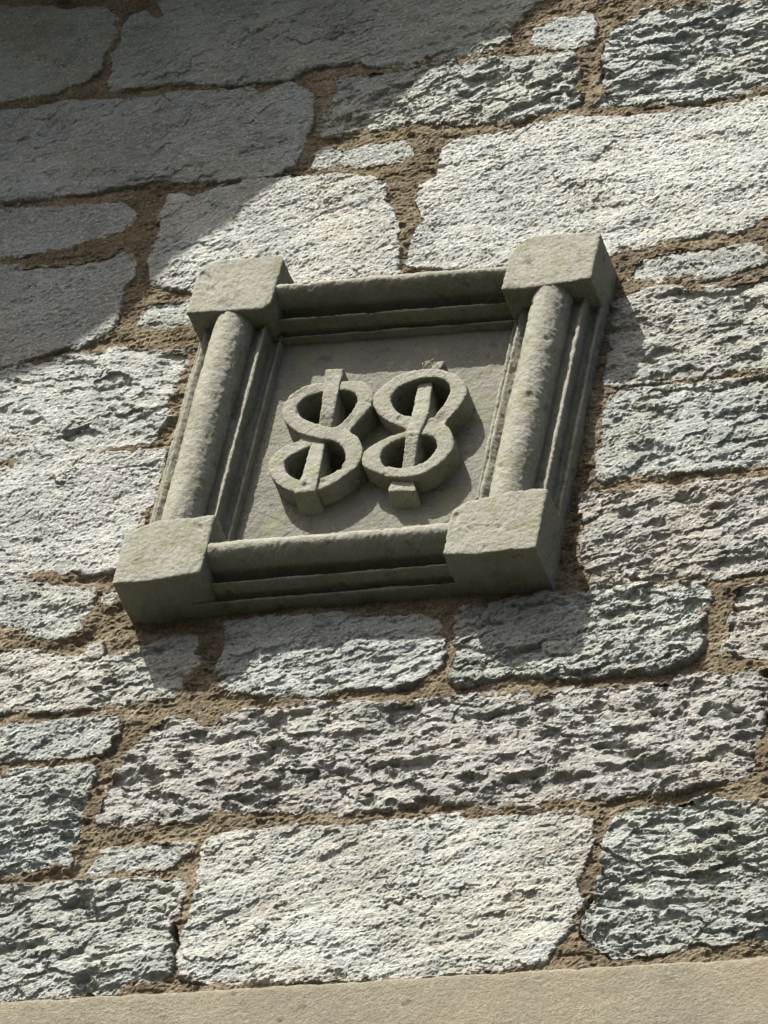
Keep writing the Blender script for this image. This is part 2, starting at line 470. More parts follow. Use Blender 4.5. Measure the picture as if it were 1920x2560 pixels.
# top edge of the smooth lintel
LZ = (un(0, 2510, YS)[1] + un(1920, 2377, YS)[1]) / 2
LIN = np.array([(-1.35, LZ - .34), (1.15, LZ - .34), (1.15, LZ), (-1.35, LZ)])
WIN = np.array([(-.74, LZ - 2.1), (.76, LZ - 2.1), (.76, LZ - .33), (-.74, LZ - .33)])
PLQ = np.array([(-.295, ZC - .295), (.295, ZC - .295), (.295, ZC + .295), (-.295, ZC + .295)])
FRAME = np.array([un(0, 2560, 0), un(1920, 2560, 0), un(1920, 0, 0), un(0, 0, 0)])

def warp(x, z, s, amp=1.0):
    wx = (.0030 * fbm(x * 38, z * 38, s, 3) + .0016 * fbm(x * 150, z * 150, s + 7, 2)) * amp
    wz = (.0026 * fbm(x * 38, z * 38, s + 20, 3) + .0014 * fbm(x * 150, z * 150, s + 27, 2)) * amp
    return x + wx, z + wz

def cells(u, v, seed):
    """nearest jittered cell: offset to its centre and three random numbers"""
    ui, vi = np.floor(u).astype(np.int64), np.floor(v).astype(np.int64)
    best = np.full(u.shape, 1e9)
    bu, bv = np.zeros(u.shape), np.zeros(u.shape)
    bh = np.zeros(u.shape, np.int64)
    for a in (-1, 0, 1):
        for b in (-1, 0, 1):
            h = _P[(_P[(ui + a + seed * 7) & 511] + vi + b) & 511]
            du, dv = u - (ui + a + _R1[h]), v - (vi + b + _R2[h])
            q = du * du + dv * dv
            w = q < best
            best = np.where(w, q, best)
            bu, bv, bh = np.where(w, du, bu), np.where(w, dv, bv), np.where(w, h, bh)
    return bu, bv, _R3[bh], _R4[bh], _R5[bh]
_R1, _R2, _R3, _R4, _R5 = np.random.RandomState(8).rand(5, 512)

def relief(x, z, s, rough, pit, d):
    r = np.random.RandomState(s)
    a = math.radians(r.uniform(-6, 16))
    an = r.uniform(.5, 1.1)                   # how far the grain is drawn out
    cal = min(1.0, .30 + .70 * sst(.75, 1.25, rough))   # calmer faces on the evenly split stones
    u = x * math.cos(a) + z * math.sin(a)
    v = -x * math.sin(a) + z * math.cos(a)
    h = .0052 * fbm(u * 6, v * 9, s, 2) * (0.6 + .5 * rough)
    h += .0032 * rough * fbm(u * 20, v * 40, s + 1, 4, .52)
    # chips: tilted facets, most of them jutting at their lower edge
    flat = 1 - sst(.7, 1.0, rough)            # evenly split, granular faces
    for lu, lv, am, sd in ((.060, .024, .0044, 1), (.026, .0085, .0022, 2), (.012, .0042, .0013, 3)):
        lu, lv = lu * (.45 + .55 * an) * (1 - .35 * flat), lv * (1 + .25 * flat)
        am = am * (1 - .5 * flat) if sd == 1 else am * (1 - .25 * flat)
        wu = u / lu + .55 * fbm(u / lu * 1.3, v / lv * 1.1, s + 5 * sd, 3)
        wv = v / lv + .60 * fbm(u / lu * 1.5, v / lv * 1.2, s + 5 * sd + 2, 3)
        du, dv, r3, r4, r5 = cells(wu, wv, s % 97 + sd)
        f = (r3 - .5) * 1.0 - dv * (.25 + .9 * r4) + du * (r5 - .5) * .8
        pk = 1 - .5 * sst(.4, .8, pit)
        m = pk * sst(-.45, .45, fbm(u / lu / 3, v / lv / 3, s + 40 + sd, 2) + .45 * (rough - 1))
        h += am * f * m * (.30 + .55 * rough if sd == 1 else (.45 + .25 * rough) * cal if sd == 2 else .6 * cal)
    if rough > 1.35:                          # hewn facets
        wu = u / .115 + .35 * fbm(u * 14, v * 18, s + 91, 3)
        wv = v / .060 + .35 * fbm(u * 14, v * 18, s + 93, 3)
        du, dv, r3, r4, r5 = cells(wu, wv, s % 89 + 9)
        h += .0105 * (rough - 1.0) * ((r3 - .5) * .8 - dv * (r4 - .2) * 1.5 + du * (r5 - .5) * 1.6)
    # cleavage cracks
    ck = np.abs(fbm(u * 15, v * 46, s + 51, 3))
    h -= .0022 * (1 - sst(.0, .05, ck)) * sst(.05, .3, fbm(u * 11, v * 17, s + 55, 2) - .22 * (1 - cal))
    if pit > 0:
        pu = u + .006 * fbm(u * 60, v * 60, s + 56, 3)
        pv = v + .005 * fbm(u * 60, v * 60, s + 58, 3)
        n = fbm(pu * 27, pv * 50, s + 60, 3)
        n2 = fbm(pu * 12, pv * 27, s + 63, 3)
        h -= .0075 * pit * sst(.20, .44, n)
        h -= .0125 * pit * sst(.22, .46, n2)
    h += .0015 * (1 + .35 * flat) * fbm(u * 120, v * (130 + 50 * an), s + 70, 3, .75)
    return h

def stone_field(poly, rough, pit, s, x, z, extra=None, wamp=1.0):
    xw, zw = warp(x, z, s, wamp)
    q = [cells(xw / a + .3 * pn(x * 70, z * 70, s + 81), zw / b, s % 91 + k)[2] for a, b, k in ((.034, .020, 1), (.013, .008, 2))]
    d = sdf(poly, xw, zw) + GROW + wamp * (.0050 * (q[0] - .5) + .0030 * (q[1] - .5))
    if extra is not None:
        d = np.minimum(d, extra)
    return d

wall = thing('stone_wall', 'rubble wall of rough grey schist stones set in brown mortar', 'wall', (0, 0, 0))
rs = np.random.RandomState(11)

def make_stone(poly, rough, pit, tint, s, step, extra_fn=None, proud=None, minarea=0):
    lo, hi = poly.min(0) - .012, poly.max(0) + .012
    xs = np.arange(lo[0], hi[0], step)
    zs = np.arange(lo[1], hi[1], step * 1.12)
    x, z = np.meshgrid(xs, zs)
    d = stone_field(poly, rough, pit, s, x, z, extra_fn(x, z) if extra_fn else None)
    if (d > 0).sum() * step * step * 1.12 < minarea:
        return None
    h = relief(x, z, s, rough, pit, d)
    P = proud if proud is not None else np.random.RandomState(s).uniform(.002, .0065)
    dd = np.maximum(d, 0)
    rim = 1 - np.exp(-dd / (.0006 + .0012 * sst(-.3, .4, fbm(x * 9, z * 9, s + 77, 2))))
    hh = np.where(d > 0, -.006 + (P + .006) * rim + h * (.75 + .25 * sst(0, .008, dd)), -.006 + h * .75 + d * 3.2)
    c = poly.mean(0)
    me = grid_mesh(x - c[0], z - c[1], -hh, d > -max(.008, step * 1.5), 'stone', M_SCH, {'edge': np.clip(d, 0, .1)}, False)
    o = link('stone', me, wall, (c[0], 0, c[1]))
    j = np.random.RandomState(s + 3).uniform(.95, 1.05)
    o.color = (tint[0] * j, tint[1] * j, tint[2] * j, 1)
    return o

for i, (poly, rough, pit, tint) in enumerate(STONES):
    make_stone(poly, rough, pit, tint, 100 + i * 13, .00178)

# stones beyond the photograph's edge, coarser
def cover(x, z):
    m = np.full(x.shape, -1.0)
    for poly, *_ in STONES:
        lo, hi = poly.min(0) - .06, poly.max(0) + .06
        w = (x > lo[0]) & (x < hi[0]) & (z > lo[1]) & (z < hi[1])
        if w.any():
            m[w] = np.maximum(m[w], sdf(poly, x[w], z[w]))
    m = np.maximum(m, sdf(FRAME, x, z) - .01)
    m = np.maximum(m, sdf(LIN, x, z))
    m = np.maximum(m, sdf(WIN, x, z))
    return -m - .02
RX0, RX1, RZ0, RZ1 = -1.30, 1.10, ZC - 1.75, ZC + 1.42
RING = []
zz, k = RZ0, 0
while zz < RZ1 - .05:
    hgt = rs.uniform(.13, .23)
    xx = RX0 - rs.uniform(0, .2)
    while xx < RX1:
        w = rs.uniform(.2, .5)
        x0, x1, z0, z1 = max(xx, RX0) + .012, min(xx + w, RX1) - .012, zz + .011, zz + hgt - .011
        if x1 - x0 > .06:
            j = lambda: rs.uniform(-.012, .012)
            RING.append(np.array([(x0 + j(), z0 + j()), ((x0 + x1) / 2, z0 + j()), (x1 + j(), z0 + j()), (x1 + j(), z1 + j()),
                                  ((x0 + x1) / 2, z1 + j()), (x0 + j(), z1 + j())]))
        xx += w
    zz += hgt
RINGUSED = []
tints = [G, C_, W_, P_, S_]
for i, poly in enumerate(RING):
    o = make_stone(poly, rs.uniform(.7, 1.4), rs.uniform(.1, .7), tints[rs.randint(5)], 900 + i * 7, .006, cover, minarea=.004)
    if o:
        RINGUSED.append((poly, 900 + i * 7))

# ------------------------------------------------------------------ mortar bed
def mortar_height(x, z):
    return (-.0005 + .0045 * fbm(x * 14, z * 22, 3, 3) + .0018 * fbm(x * 50, z * 85, 9, 3, .6) + .0016 * fbm(x * 190, z * 240, 15, 2) - .0022 * sst(.25, .5, fbm(x * 20, z * 95, 19, 3)))
step = .0024
x, z = np.meshgrid(np.arange(RX0, RX1, step), np.arange(RZ0, RZ1, step * 1.1))
near = np.full(x.shape, -1.0)
xs1, zs1 = x[0], z[:, 0]
def patch(poly, fn, pad=.02):
    lo, hi = poly.min(0) - pad, poly.max(0) + pad
    i0, i1 = np.searchsorted(xs1, [lo[0], hi[0]])
    j0, j1 = np.searchsorted(zs1, [lo[1], hi[1]])
    sl = (slice(j0, j1), slice(i0, i1))
    near[sl] = np.maximum(near[sl], fn(x[sl], z[sl]))
for i, (poly, rough, pit, tint) in enumerate(STONES):
    patch(poly, lambda a, b: stone_field(poly, rough, pit, 100 + i * 13, a, b))
for poly, s in RINGUSED:
    patch(poly, lambda a, b: stone_field(poly, 1, 0, s, a, b, cover(a, b)))
patch(WIN, lambda a, b: sdf(WIN, a, b))
patch(LIN, lambda a, b: sdf(LIN, a, b))
patch(PLQ, lambda a, b: sdf(PLQ, a, b))
H = mortar_height(x, z)
for k_, ln in (('8', [(888, 555), (868, 610), (856, 715)]), ('8', [(868, 722), (985, 800), (1200, 794)]), ('7', [(738, 680), (748, 835)]),
               ('6', [(1648, 690), (1642, 860), (1612, 960)]), ('2', [(958, 190), (946, 330)]), ('1', [(1190, 752), (1500, 748)])):
    q = [un(*src(k_, *p), YS) for p in ln]
    for (ax, az_), (bx, bz) in zip(q[:-1], q[1:]):      # open joints where the pointing has fallen out
        ex, ez = bx - ax, bz - az_
        t_ = np.clip(((x - ax) * ex + (z - az_) * ez) / (ex * ex + ez * ez), 0, 1)
        dl = np.hypot(x - ax - t_ * ex, z - az_ - t_ * ez) + .002 * fbm(x * 60, z * 60, 41, 2)
        H -= .022 * (1 - sst(.0025, .0065, dl)) * (near < .012)
rake = fbm(x * 3.1, z * 3.7, 31, 2)
g_ = cells(x / .0085, z / .0075, 5)
H += .0013 * (g_[2] > .80) * (1 - sst(.15, .5, np.hypot(g_[0], g_[1])))
g_ = cells(x / .022, z / .018, 6)
H += .004 * (g_[2] > .90) * (1 - sst(.1, .4, np.hypot(g_[0], g_[1])))
H += .0012
H += -.0050 * sst(.0, .5, rake) * sst(.0, .012, -near) + .0022 * sst(.0, .5, -rake)
inside = sdf(FRAME, x, z) > -.12
fine = grid_mesh(x, z, -H, (near < .011) & inside, 'mortar', M_MOR, {}, False)
link('mortar', fine, wall)
step2 = .0063
x, z = x[::3, ::3], z[::3, ::3]
near, H = near[::3, ::3], H[::3, ::3]
coarse = grid_mesh(x, z, -H, (near < .02) & (sdf(FRAME, x, z) < -.112), 'mortar', M_MOR, {})
link('mortar', coarse, wall)

def box_mesh(name, x0, x1, y0, y1, z0, z1, mat):
    v = [(x, y, z) for x in (x0, x1) for y in (y0, y1) for z in (z0, z1)]
    f = [(0, 1, 3, 2), (4, 6, 7, 5), (0, 4, 5, 1), (2, 3, 7, 6), (0, 2, 6, 4), (1, 5, 7, 3)]
    me = bpy.data.meshes.new(name)
    me.from_pydata(v, [], f)
    me.materials.append(mat)
    return me
WX0, WX1, WZ1 = -.72, .74, LZ - .335
WZ0 = WZ1 - 1.75
link('wall_core', box_mesh('wall_core', -5, WX0, .12, .6, 0, 11, M_STONE), wall)
link('wall_core', box_mesh('wall_core', WX1, 5, .12, .6, 0, 11, M_STONE), wall)
link('wall_core', box_mesh('wall_core', WX0, WX1, .12, .6, WZ1, 11, M_STONE), wall)
link('wall_core', box_mesh('wall_core', WX0, WX1, .12, .6, 0, WZ0, M_STONE), wall)
win = link('window', box_mesh('window', WX0 + .004, WX1 - .004, .20, .26, WZ0 + .004, WZ1 - .004, M_GLS), wall)
for a, b, c_, d_ in ((WX0 + .01, WX0 + .08, WZ0 + .01, WZ1 - .01), (WX1 - .08, WX1 - .01, WZ0 + .01, WZ1 - .01),
                     (WX0 + .085, WX1 - .085, WZ1 - .08, WZ1 - .01), (WX0 + .085, WX1 - .085, WZ0 + .01, WZ0 + .08), (-.025, .025, WZ0 + .085, WZ1 - .085)):
    link('window_frame', box_mesh('window_frame', a, b, .15, .195, c_, d_, M_FRM), win)
link('window_sill', box_mesh('window_sill', WX0 + .002, WX1 - .002, -.05, .14, WZ0 + .002, WZ0 + .006, M_LIN), win)

# ------------------------------------------------------------------ lintel
x, z = np.meshgrid(np.arange(LIN[0][0] - .008, LIN[1][0] + .008, .0042), np.arange(LIN[0][1] - .008, LIN[2][1] + .008, .0028))
xw = x
zw = z + .0022 * fbm(x * 22, z * 5, 81, 3) + .0012 * fbm(x * 90, z * 30, 82, 2)
d = sdf(LIN, xw, zw)
dd = np.maximum(d, 0)
hh = np.where(d > 0, -.002 + .013 * (1 - np.exp(-dd / .003)) + .0014 * fbm(x * 9, z * 9, 83, 3) + .0009 * fbm(x * 130, z * 150, 84, 3, .7),
              -.002 + d * 6)
pu_, pv_, p3, p4, p5 = cells(x / .085, z / .06, 3)
hh -= .0035 * (p3 > .55) * (1 - sst(.4, 1.0, np.hypot(pu_ * .085, pv_ * .06) / (.002 + .004 * p4)))
c = LIN.mean(0)
lm = grid_mesh(x - c[0], z - c[1], -hh, d > -.006, 'lintel', M_LIN, {})
lo = link('lintel', lm, wall, (c[0], 0, c[1]))
lo['label'] = 'smooth buff sandstone lintel below the rough stones'

# ------------------------------------------------------------------ the carved plaque
DP = .0810                                   # how far the corner blocks stand out of the wall
QC = [un(278, 1458, -DP), un(1339, 1370, -DP), un(1503, 576, -DP), un(501, 652, -DP)]     # BL BR TR TL of the front face
QC = [np.array(q) for q in QC]
def uvp(u, v):
    u = np.asarray(u, float)[..., None]
    v = np.asarray(v, float)[..., None]
    return (1 - u) * (1 - v) * QC[0] + u * (1 - v) * QC[1] + u * v * QC[2] + (1 - u) * v * QC[3]
def ydep(dl):
    return -DP * (1 - np.asarray(dl, float))
plaque = thing('carved_plaque', 'square sandstone plaque with roll-moulded frame, corner blocks and two carved figures', 'plaque', (0, 0, ZC))

def remeshed(bm, voxel):
    me = bpy.data.meshes.new('tmp')
    bm.to_mesh(me)
    bm.free()
    o = bpy.data.objects.new('tmp', me)
    col.objects.link(o)
    m = o.modifiers.new('r', 'REMESH')
    m.mode = 'VOXEL'
    m.voxel_size = voxel
    dg = bpy.context.evaluated_depsgraph_get()
    out = bpy.data.meshes.new_from_object(o.evaluated_get(dg))
    bpy.data.objects.remove(o)
    n = len(out.vertices)
    V = np.zeros(n * 3, np.float32)
    out.vertices.foreach_get('co', V)
    N = np.zeros(n * 3, np.float32)
    out.vertices.foreach_get('normal', N)
    return out, V.reshape(-1, 3).astype(float), N.reshape(-1, 3).astype(float)

def finish(me, V, mat, name):
    me.vertices.foreach_set('co', V.astype(np.float32).ravel())
    me.polygons.foreach_set('use_smooth', np.ones(len(me.polygons), bool))
    me.materials.clear()
    me.materials.append(mat)
    me.name = name
    me.update()

def weather(V, N, s, a=1.0):
    k = .0013 * n3(V, 18, s) + .0006 * n3(V, 75, s + 2) + .0007 * n3(V, 190, s + 4) + .0005 * n3(V, 420, s + 6)
    chip = n3(V, 42, s + 9)
    k = k - .0022 * sst(.62, .8, chip)
    return V + N * (k * a)[:, None]

def smooth_mesh(me, V, it=2):
    """a few rounds of Laplacian smoothing: worn arrises"""
    ne = len(me.edges)
    E_ = np.zeros(ne * 2, np.int32)
    me.edges.foreach_get('vertices', E_)
    E_ = E_.reshape(-1, 2)
    n = len(V)
    deg = np.bincount(E_.ravel(), minlength=n)[:, None]
    for _ in range(it):
        S = np.zeros_like(V)
        for a in range(3):
            S[:, a] = np.bincount(E_[:, 0], V[E_[:, 1], a], n) + np.bincount(E_[:, 1], V[E_[:, 0], a], n)
        V = V * .4 + .6 * S / np.maximum(deg, 1)
    return V

def prism(bm, front, ys, yb):
    """front: (x, z) polygon counter-clockwise seen from the front; ys: front depth (number or list); yb: back depth"""
    n = len(front)
    ys = ys if hasattr(ys, '__len__') else [ys] * n
    a = [bm.verts.new((p[0], y, p[1])) for p, y in zip(front, ys)]
    b = [bm.verts.new((p[0], yb, p[1])) for p in front]
    bm.faces.new(a)
    bm.faces.new(b[::-1])
    for i in range(n):
        j = (i + 1) % n
        bm.faces.new((a[j], a[i], b[i], b[j]))
    return bm

BL = [  # outline in plaque units, front depth of each corner
    ([(.0, .0), (.075, -.004), (.14, .002), (.212, .012), (.212, .183), (.07, .183), (.03, .168), (.0, .155)], 0),
    ([(.783, .005), (.86, -.004), (.93, .001), (1.0, .0), (1.0, .180), (.97, .186), (.87, .175), (.815, .163), (.785, .14), (.781, .10)], 0),
    ([(.784, .83), (.84, .826), (.92, .834), (1.0, .845), (1.0, .99), (.985, 1.0), (.83, 1.0), (.80, .985), (.784, .94)], .0),
    ([(.0, .832), (.10, .828), (.195, .826), (.212, .845), (.215, .985), (.205, 1.0), (.05, 1.0), (.012, .985), (.0, .95)], .0),
]
BLAB = ['corner block with a black soot-dark underside', 'lower right corner block with a broken inner corner', 'upper right corner block with its flank showing', 'upper left corner block']
for i, (pts, dl) in enumerate(BL):
    bm = bmesh.new()
    P = uvp([p[0] for p in pts], [p[1] for p in pts])
    prism(bm, [tuple(p) for p in P], -DP, .02)
    me, V, N = remeshed(bm, .0020)
    V = smooth_mesh(me, V, 3)
    V = weather(V, N, 200 + i * 11, 1.0)
    ctr = P.mean(0)
    V = V - np.array([ctr[0], 0, ctr[1]])
    finish(me, V, M_PLQ, 'corner_block')
    o = link('corner_block', me, plaque, (ctr[0], 0, ctr[1]))

# moulded rails: cross-section (offset / half width, depth)
def profile(inner_depth, outer_depth, groove, rr):
    half = []
    for t in np.linspace(0, math.radians(98), 19):
        half.append((rr * math.sin(t), .008 + .40 * (1 - math.cos(t))))
    md = (rr + .66) / 2
    half += [(rr * .985, .50), (rr * .99, .52 + groove * .7), (rr + .03, .54 + groove), (md, .51 + groove), (.62, .46 + groove * .6), (.66, .435 + groove * .3),
             (.685, .415), (.70, .41), (.725, .41), (.735, .43), (.734, .50), (.728, .62), (.730, .74), (.755, .80 + groove * .4),
             (.80, .80 + groove * .3), (.845, .77), (.89, .735), (.93, .705), (.965, .69), (.982, .69)]
    r = list(half) + [(.984, .72), (.985, .80), (.985, inner_depth)]
    l = [(-a, b) for a, b in half] + [(-.984, .72), (-.985, .80), (-.985, outer_depth)]
    p = l[::-1] + r[1:]
    # even out the spacing
    P = np.array(p)
    Q = P * np.array([.0615, DP])
    L = np.r_[0, np.cumsum(np.hypot(*np.diff(Q, axis=0).T))]
    t = np.linspace(0, L[-1], 141)
    return np.stack([np.interp(t, L, P[:, 0]), np.interp(t, L, P[:, 1])], -1)

def rail(kind, s):
    pr = profile(1.0, 1.2, .0 if kind in 'LR' else .14, .45 if kind in 'LR' else .37 if kind == 'B' else .31)
    n = 230
    t = np.linspace(0, 1, n)
    T, S = np.meshgrid(t, pr[:, 0], indexing='ij')
    Dl = np.broadcast_to(pr[:, 1], T.shape)
    if kind in 'LR':
        hw, sg = .1065, (1 if kind == 'L' else -1)
        cu = .1065 if kind == 'L' else 1 - .1075
        U = cu + sg * S * hw
        Vv = .10 + .80 * T
    else:
        hw, sg = .088, (1 if kind == 'B' else -1)
        cv = .0885 if kind == 'B' else 1 - .088
        if kind == 'T':
            hw, cv = .082, 1 - .088 - .012
        Vv = cv + sg * S * hw
        U = .10 + .80 * T
    P = uvp(U, Vv)
    X = np.stack([P[..., 0], ydep(Dl), P[..., 1]], -1)
    q = np.arange(X.shape[0] * X.shape[1]).reshape(X.shape[:2])
    Q = np.stack([q[:-1, :-1], q[1:, :-1], q[1:, 1:], q[:-1, 1:]], -1).reshape(-1, 4)
    du = np.gradient(X, axis=0)
    dv = np.gradient(X, axis=1)
    N = np.cross(du, dv)
    N /= np.linalg.norm(N, axis=-1, keepdims=True) + 1e-12
    ctr0 = X.reshape(-1, 3)
    if N[n // 2, 70, 1] > 0:
        N = -N
        Q = Q[:, ::-1]
    V = ctr0
    Nf = N.reshape(-1, 3)
    V = weather(V, Nf, s, 1.0)
    # broken arrises run unevenly along the length
    along = V[:, 2] if kind in 'LR' else V[:, 0]
    wob = .0011 * fbm(along * 16, np.abs(S.ravel()) * 2.2, s + 31, 3)
    V = V + Nf * wob[:, None]
    c = V.mean(0)
    c = np.array([c[0], 0, c[2]])
    me = mesh_np('moulded_rail', V - c, Q, M_PLQ)
    return link('moulded_rail', me, plaque, tuple(c))
for i, k in enumerate('LRBT'):
    rail(k, 300 + 17 * i)

PAN = .87

# ------------------------------------------------------------------ the two interlaced figures
MF = .47                                     # depth of their front faces
def mp(x, y, dl=MF):
    return un(640 + x / 2.765, 860 + y / 2.765, float(ydep(dl)))

def smooth_closed(pts, n=6):
    P = np.array(pts, float)
    m = len(P)
    out = []
    for i in range(m):
        p0, p1, p2, p3 = P[i - 1], P[i], P[(i + 1) % m], P[(i + 2) % m]
        for j in range(n):
            t = j / n
            out.append(.5 * ((2 * p1) + (p2 - p0) * t + (2 * p0 - 5 * p1 + 4 * p2 - p3) * t * t + (3 * p1 - p0 - 3 * p2 + p3) * t ** 3))
    return np.array(out)

def figure(outer, holes, low, s, under=()):
    """extruded outline with two eyes; low: (x, y, drop) places where a strand dips under the other"""
    cu = bpy.data.curves.new('tmp', 'CURVE')
    cu.dimensions = '2D'
    cu.fill_mode = 'BOTH'
    th = float(ydep(2.0) - ydep(MF)) / 2
    cu.extrude = th
    for loop in [outer] + holes:
        q = np.array([mp(x, y) for x, y in smooth_closed(loop)])
        sp = cu.splines.new('POLY')
        sp.points.add(len(q) - 1)
        for i, (a, b) in enumerate(q):
            sp.points[i].co = (a, b - ZC, 0, 1)
        sp.use_cyclic_u = True
    o = bpy.data.objects.new('tmp', cu)
    col.objects.link(o)
    dg = bpy.context.evaluated_depsgraph_get()
    me = bpy.data.meshes.new_from_object(o.evaluated_get(dg))
    bpy.data.objects.remove(o)
    bm = bmesh.new()
    bm.from_mesh(me)
    for v in bm.verts:
        x, y, z = v.co
        v.co = (x, float(ydep(MF)) + th - z, y + ZC)
    bmesh.ops.remove_doubles(bm, verts=bm.verts, dist=1e-5)
    bmesh.ops.recalc_face_normals(bm, faces=bm.faces)
    me, V, N = remeshed(bm, .0016)
    V = smooth_mesh(me, V, 2)
    yf, yb = float(ydep(MF)), float(ydep(PAN))
    wf = np.clip((yb - V[:, 1]) / (yb - yf), 0, 1)
    for x, y, rx, dr in low:
        c = np.array(mp(x, y))
        g = np.exp(-((V[:, 0] - c[0]) ** 2 + (V[:, 2] - c[1]) ** 2) / (rx * rx))
        V[:, 1] += dr * g * wf
    for reg, c, rad, dr in under:
        e = sdf(np.array([mp(a, b) for a, b in reg]), V[:, 0], V[:, 2])
        c = np.array(mp(*c))
        g = np.exp(-(((V[:, 0] - c[0]) ** 2 + (V[:, 2] - c[1]) ** 2) / (rad * rad)) ** 2)
        V[:, 1] += dr * g * wf * sst(-.0005, .0022, e)
    V = weather(V, N, s, .75)
    return me, V

def bar(left, right, dep, s, splay=.030):
    """a strap: left and right edge points in step, with its front depth at each step"""
    bm = bmesh.new()
    yb = float(ydep(1.9))
    rows = []
    for (lx, ly), (rx, ry), d in zip(left, right, dep):
        a, b = mp(lx, ly, d), mp(rx, ry, d)
        y = float(ydep(d))
        last = splay if len(rows) == len(left) - 1 else 0.0
        rows.append([bm.verts.new((a[0], y, a[1])), bm.verts.new((b[0], y, b[1])),
                     bm.verts.new((b[0] + last * .15, yb, b[1] - last)), bm.verts.new((a[0] - last * .15, yb, a[1] - last))])
    for r0, r1 in zip(rows[:-1], rows[1:]):
        for k in range(4):
            m = (k + 1) % 4
            bm.faces.new((r0[k], r0[m], r1[m], r1[k]))
    bm.faces.new(rows[0][::-1])
    bm.faces.new(rows[-1])
    bmesh.ops.recalc_face_normals(bm, faces=bm.faces)
    me, V, N = remeshed(bm, .0016)
    V = smooth_mesh(me, V, 2)
    return me, weather(V, N, s, .8)

LO = [(470,262),(400,270),(310,300),(240,345),(195,395),(178,450),(185,510),(215,555),(262,592),(305,622),(285,645),(235,668),(170,715),(110,770),(80,830),(95,900),(140,960),(200,1000),(270,1022),(350,1027),(430,1010),(500,980),(580,935),(640,890),(690,850),(725,790),(738,730),(725,680),(690,630),(648,590),(700,530),(760,470),(800,410),(814,350),(800,308),(770,275),(720,252),(640,250),(560,258)]
LH = [[(285,460),(290,420),(320,385),(370,355),(440,338),(520,325),(600,318),(650,325),(690,350),(698,390),(680,430),(650,475),(600,525),(550,566),(500,568),(440,552),(370,530),(310,500)],
      [(195,830),(210,790),(250,750),(310,710),(370,682),(430,664),(500,660),(560,680),(600,720),(613,770),(605,820),(570,860),(520,895),(460,920),(390,938),(300,935),(240,910),(205,875)]]
RO = [(1000,205),(1080,180),(1180,165),(1290,175),(1380,210),(1440,265),(1458,320),(1440,380),(1400,440),(1350,490),(1303,543),(1335,580),(1360,640),(1368,690),(1350,740),(1310,790),(1250,840),(1180,885),(1100,910),(1010,920),(920,915),(840,890),(770,860),(735,830),(728,790),(745,740),(790,700),(850,665),(930,630),(1000,610),(1035,590),(960,555),(900,525),(850,485),(818,440),(806,390),(820,345),(870,295),(930,245)]
RH = [[(930,390),(940,350),(980,305),(1040,270),(1120,240),(1200,228),(1280,238),(1330,270),(1340,320),(1320,370),(1290,420),(1250,470),(1220,500),(1150,510),(1060,495),(1000,480),(955,440)],
      [(860,770),(880,725),(930,685),(1000,655),(1080,635),(1160,625),(1220,640),(1250,680),(1240,730),(1200,780),(1140,820),(1060,845),(980,852),(900,835),(870,805)]]
# recessed panel
PAN = .87
u, v = np.meshgrid(np.linspace(.17, .83, 330), np.linspace(.14, .86, 340))
P = uvp(u, v)
X, Z = P[..., 0], P[..., 1]
hh = .0011 * fbm(X * 12, Z * 12, 401, 3) + .0008 * fbm(X * 60, Z * 70, 405, 3) + .0004 * fbm(X * 200, Z * 200, 409, 2)
crack = np.abs(fbm(X * 9 + .4, Z * 9, 415, 3))
hh -= .0016 * (1 - sst(.0, .012, crack)) * sst(.1, .4, fbm(X * 6, Z * 6, 419, 2))
for lp in LH + RH:                           # the eyes of the figures are sunk deeper than the panel
    e = sdf(np.array([mp(a, b) for a, b in lp]), X, Z)
    hh -= .100 * sst(-.002, .002, e)
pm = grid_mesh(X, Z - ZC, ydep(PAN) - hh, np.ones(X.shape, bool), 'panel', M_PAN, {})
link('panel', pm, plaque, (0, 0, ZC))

UNDER = [([(180,540),(215,566),(262,600),(350,628),(430,650),(540,672),(540,900),(60,900),(60,560)], (330, 660), .030, .006)]
for nm, O_, H_, low, lab, bl, br, dep, s in (
    ('carved_figure', LO, LH, [(640, 560, .016, .003)], 'left figure of two loops with a strap over its ends',
     [(478,172),(458,340),(441,480),(425,600),(372,715),(300,935),(256,1032)], [(608,166),(566,330),(540,480),(520,600),(470,700),(440,870),(412,1012)],
     [MF-.02, MF-.03, MF+.03, MF+.14, MF+.04, MF-.05, MF-.04], 500),
    ('carved_figure', RO, RH, [(1265, 520, .012, .004)], 'right figure of two loops with a strap over its waist',
     [(1246,124),(1185,190),(1118,270),(1075,490),(1034,620),(1004,848),(960,900),(935,950),(905,1018)], [(1306,112),(1262,190),(1220,260),(1192,480),(1128,620),(1096,838),(1090,890),(1088,942),(1108,1012)],
     [MF+.20, MF+.18, MF+.12, MF-.035, MF-.04, MF+.10, MF+.14, MF+.10, MF+.08], 540)):
    me, V = figure(O_, H_, low, s, UNDER if s == 500 else ())
    c = V.mean(0)
    c[1] = 0
    finish(me, V - c, M_PLQ, nm)
    fo = link(nm, me, plaque, tuple(c))
    fo['label'] = lab
    me, V = bar(bl, br, dep, s + 7)
    c = V.mean(0)
    c[1] = 0
    finish(me, V - c, M_PLQ, 'strap')
    link('strap', me, fo, tuple(c))

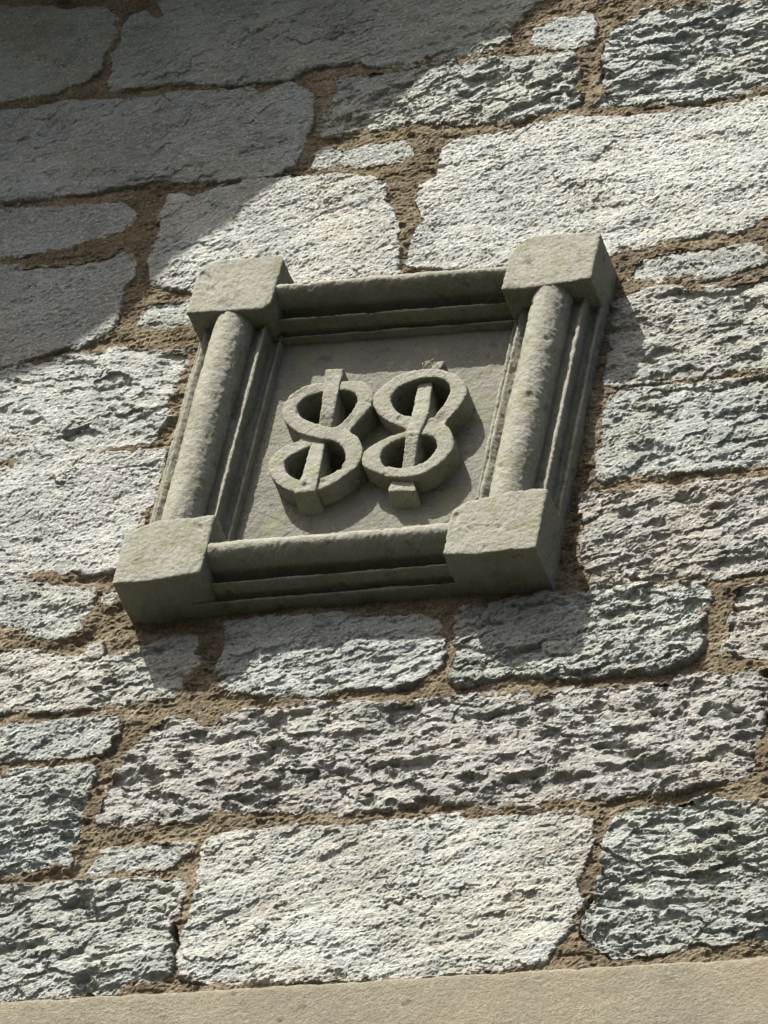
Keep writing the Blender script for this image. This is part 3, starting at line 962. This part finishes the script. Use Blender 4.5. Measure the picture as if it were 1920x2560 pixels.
# ------------------------------------------------------------------ wisp of dry grass lodged on the right figure
r = np.random.RandomState(4)
bm = bmesh.new()
y0 = float(ydep(MF + .12))
cx, cz = un(640 + 1195 / 2.765, 860 + 140 / 2.765, y0)
for i in range(16):
    p = np.array([cx + r.normal(0, .007), y0 + r.uniform(-.004, .012), cz + r.normal(-.001, .005)])
    dvec = r.normal(0, 1, 3)
    dvec /= np.linalg.norm(dvec)
    bend = r.normal(0, 1, 3) * .006
    L = r.uniform(.010, .026)
    prev = None
    for t in np.linspace(-.5, .5, 6):
        q = p + dvec * L * t + bend * (t * t * 4 - .4)
        ring = [bm.verts.new(q + np.array([math.cos(a), 0, math.sin(a)]) * .00035) for a in (0, 2.1, 4.2)]
        if prev:
            for k in range(3):
                bm.faces.new((prev[k], prev[(k + 1) % 3], ring[(k + 1) % 3], ring[k]))
        prev = ring
for v in bm.verts:
    v.co -= Vector((cx, y0, cz))
me = bpy.data.meshes.new('grass_wisp')
bm.to_mesh(me)
bm.free()
me.materials.append(M_HAY)
hw = link('grass_wisp', me, None, (cx, y0, cz))
hw['label'] = 'small pale wisp of dry grass lodged on top of the right carved figure'
hw['category'] = 'dry grass'

# ------------------------------------------------------------------ added unseen bay above, out of the frame, that throws the slanting shade
edge = [(1420, -45), (1330, 20), (1060, 175), (955, 255), (723, 416), (480, 608), (289, 773), (174, 854), (0, 930), (-300, 1010)]
zs = ZC + 1.22
plan = []  # outline made up by tracing the shade's edge back towards the sun
for px, py in edge:
    X0, Z0 = un(px, py, -.01)
    t = (zs - Z0) / -SUN[2]
    plan.append((X0 - SUN[0] * t, -.01 - SUN[1] * t))
# back to the wall on the right, and away to the left
xr, yr = plan[0]
dx, dy = plan[0][0] - plan[3][0], plan[0][1] - plan[3][1]
poly = [(xr - yr * dx / dy, 0.02)] + plan
xl, yl = plan[-1]
poly += [(xl - .9, yl - .05), (xl - 1.3, yl + .5), (xl - 1.3, 0.02)]
caster = thing('shade_caster', 'added unseen stone bay jutting out high above the plaque', 'caster', (xl, 0, zs))
def extrude(name, poly, z0, z1, mat, grow=0.0, top=1.0):
    c = np.mean(poly, 0)
    bm = bmesh.new()
    a = [bm.verts.new((c[0] + (x - c[0]) * (1 + grow), c[1] + (y - c[1]) * (1 + grow) if y < 0 else y, z0)) for x, y in poly]
    b = [bm.verts.new((c[0] + (x - c[0]) * (1 + grow) * top, (c[1] + (y - c[1]) * (1 + grow)) * top if y < 0 else y, z1)) for x, y in poly]
    bm.faces.new(a)
    bm.faces.new(b)
    for i in range(len(a)):
        j = (i + 1) % len(a)
        bm.faces.new((a[i], a[j], b[j], b[i]))
    bmesh.ops.recalc_face_normals(bm, faces=bm.faces)
    for v in bm.verts:
        v.co -= Vector((xl, 0, zs))
    me = bpy.data.meshes.new(name)
    bm.to_mesh(me)
    bm.free()
    me.materials.append(mat)
    return link(name, me, caster, (xl, 0, zs))
extrude('caster_base', poly, zs, zs + .18, M_LIN)
extrude('caster_wall', poly, zs + .18, zs + 1.7, M_STONE, -.05)
extrude('caster_roof', poly, zs + 1.7, zs + 2.4, M_CASTER, .0, .3)
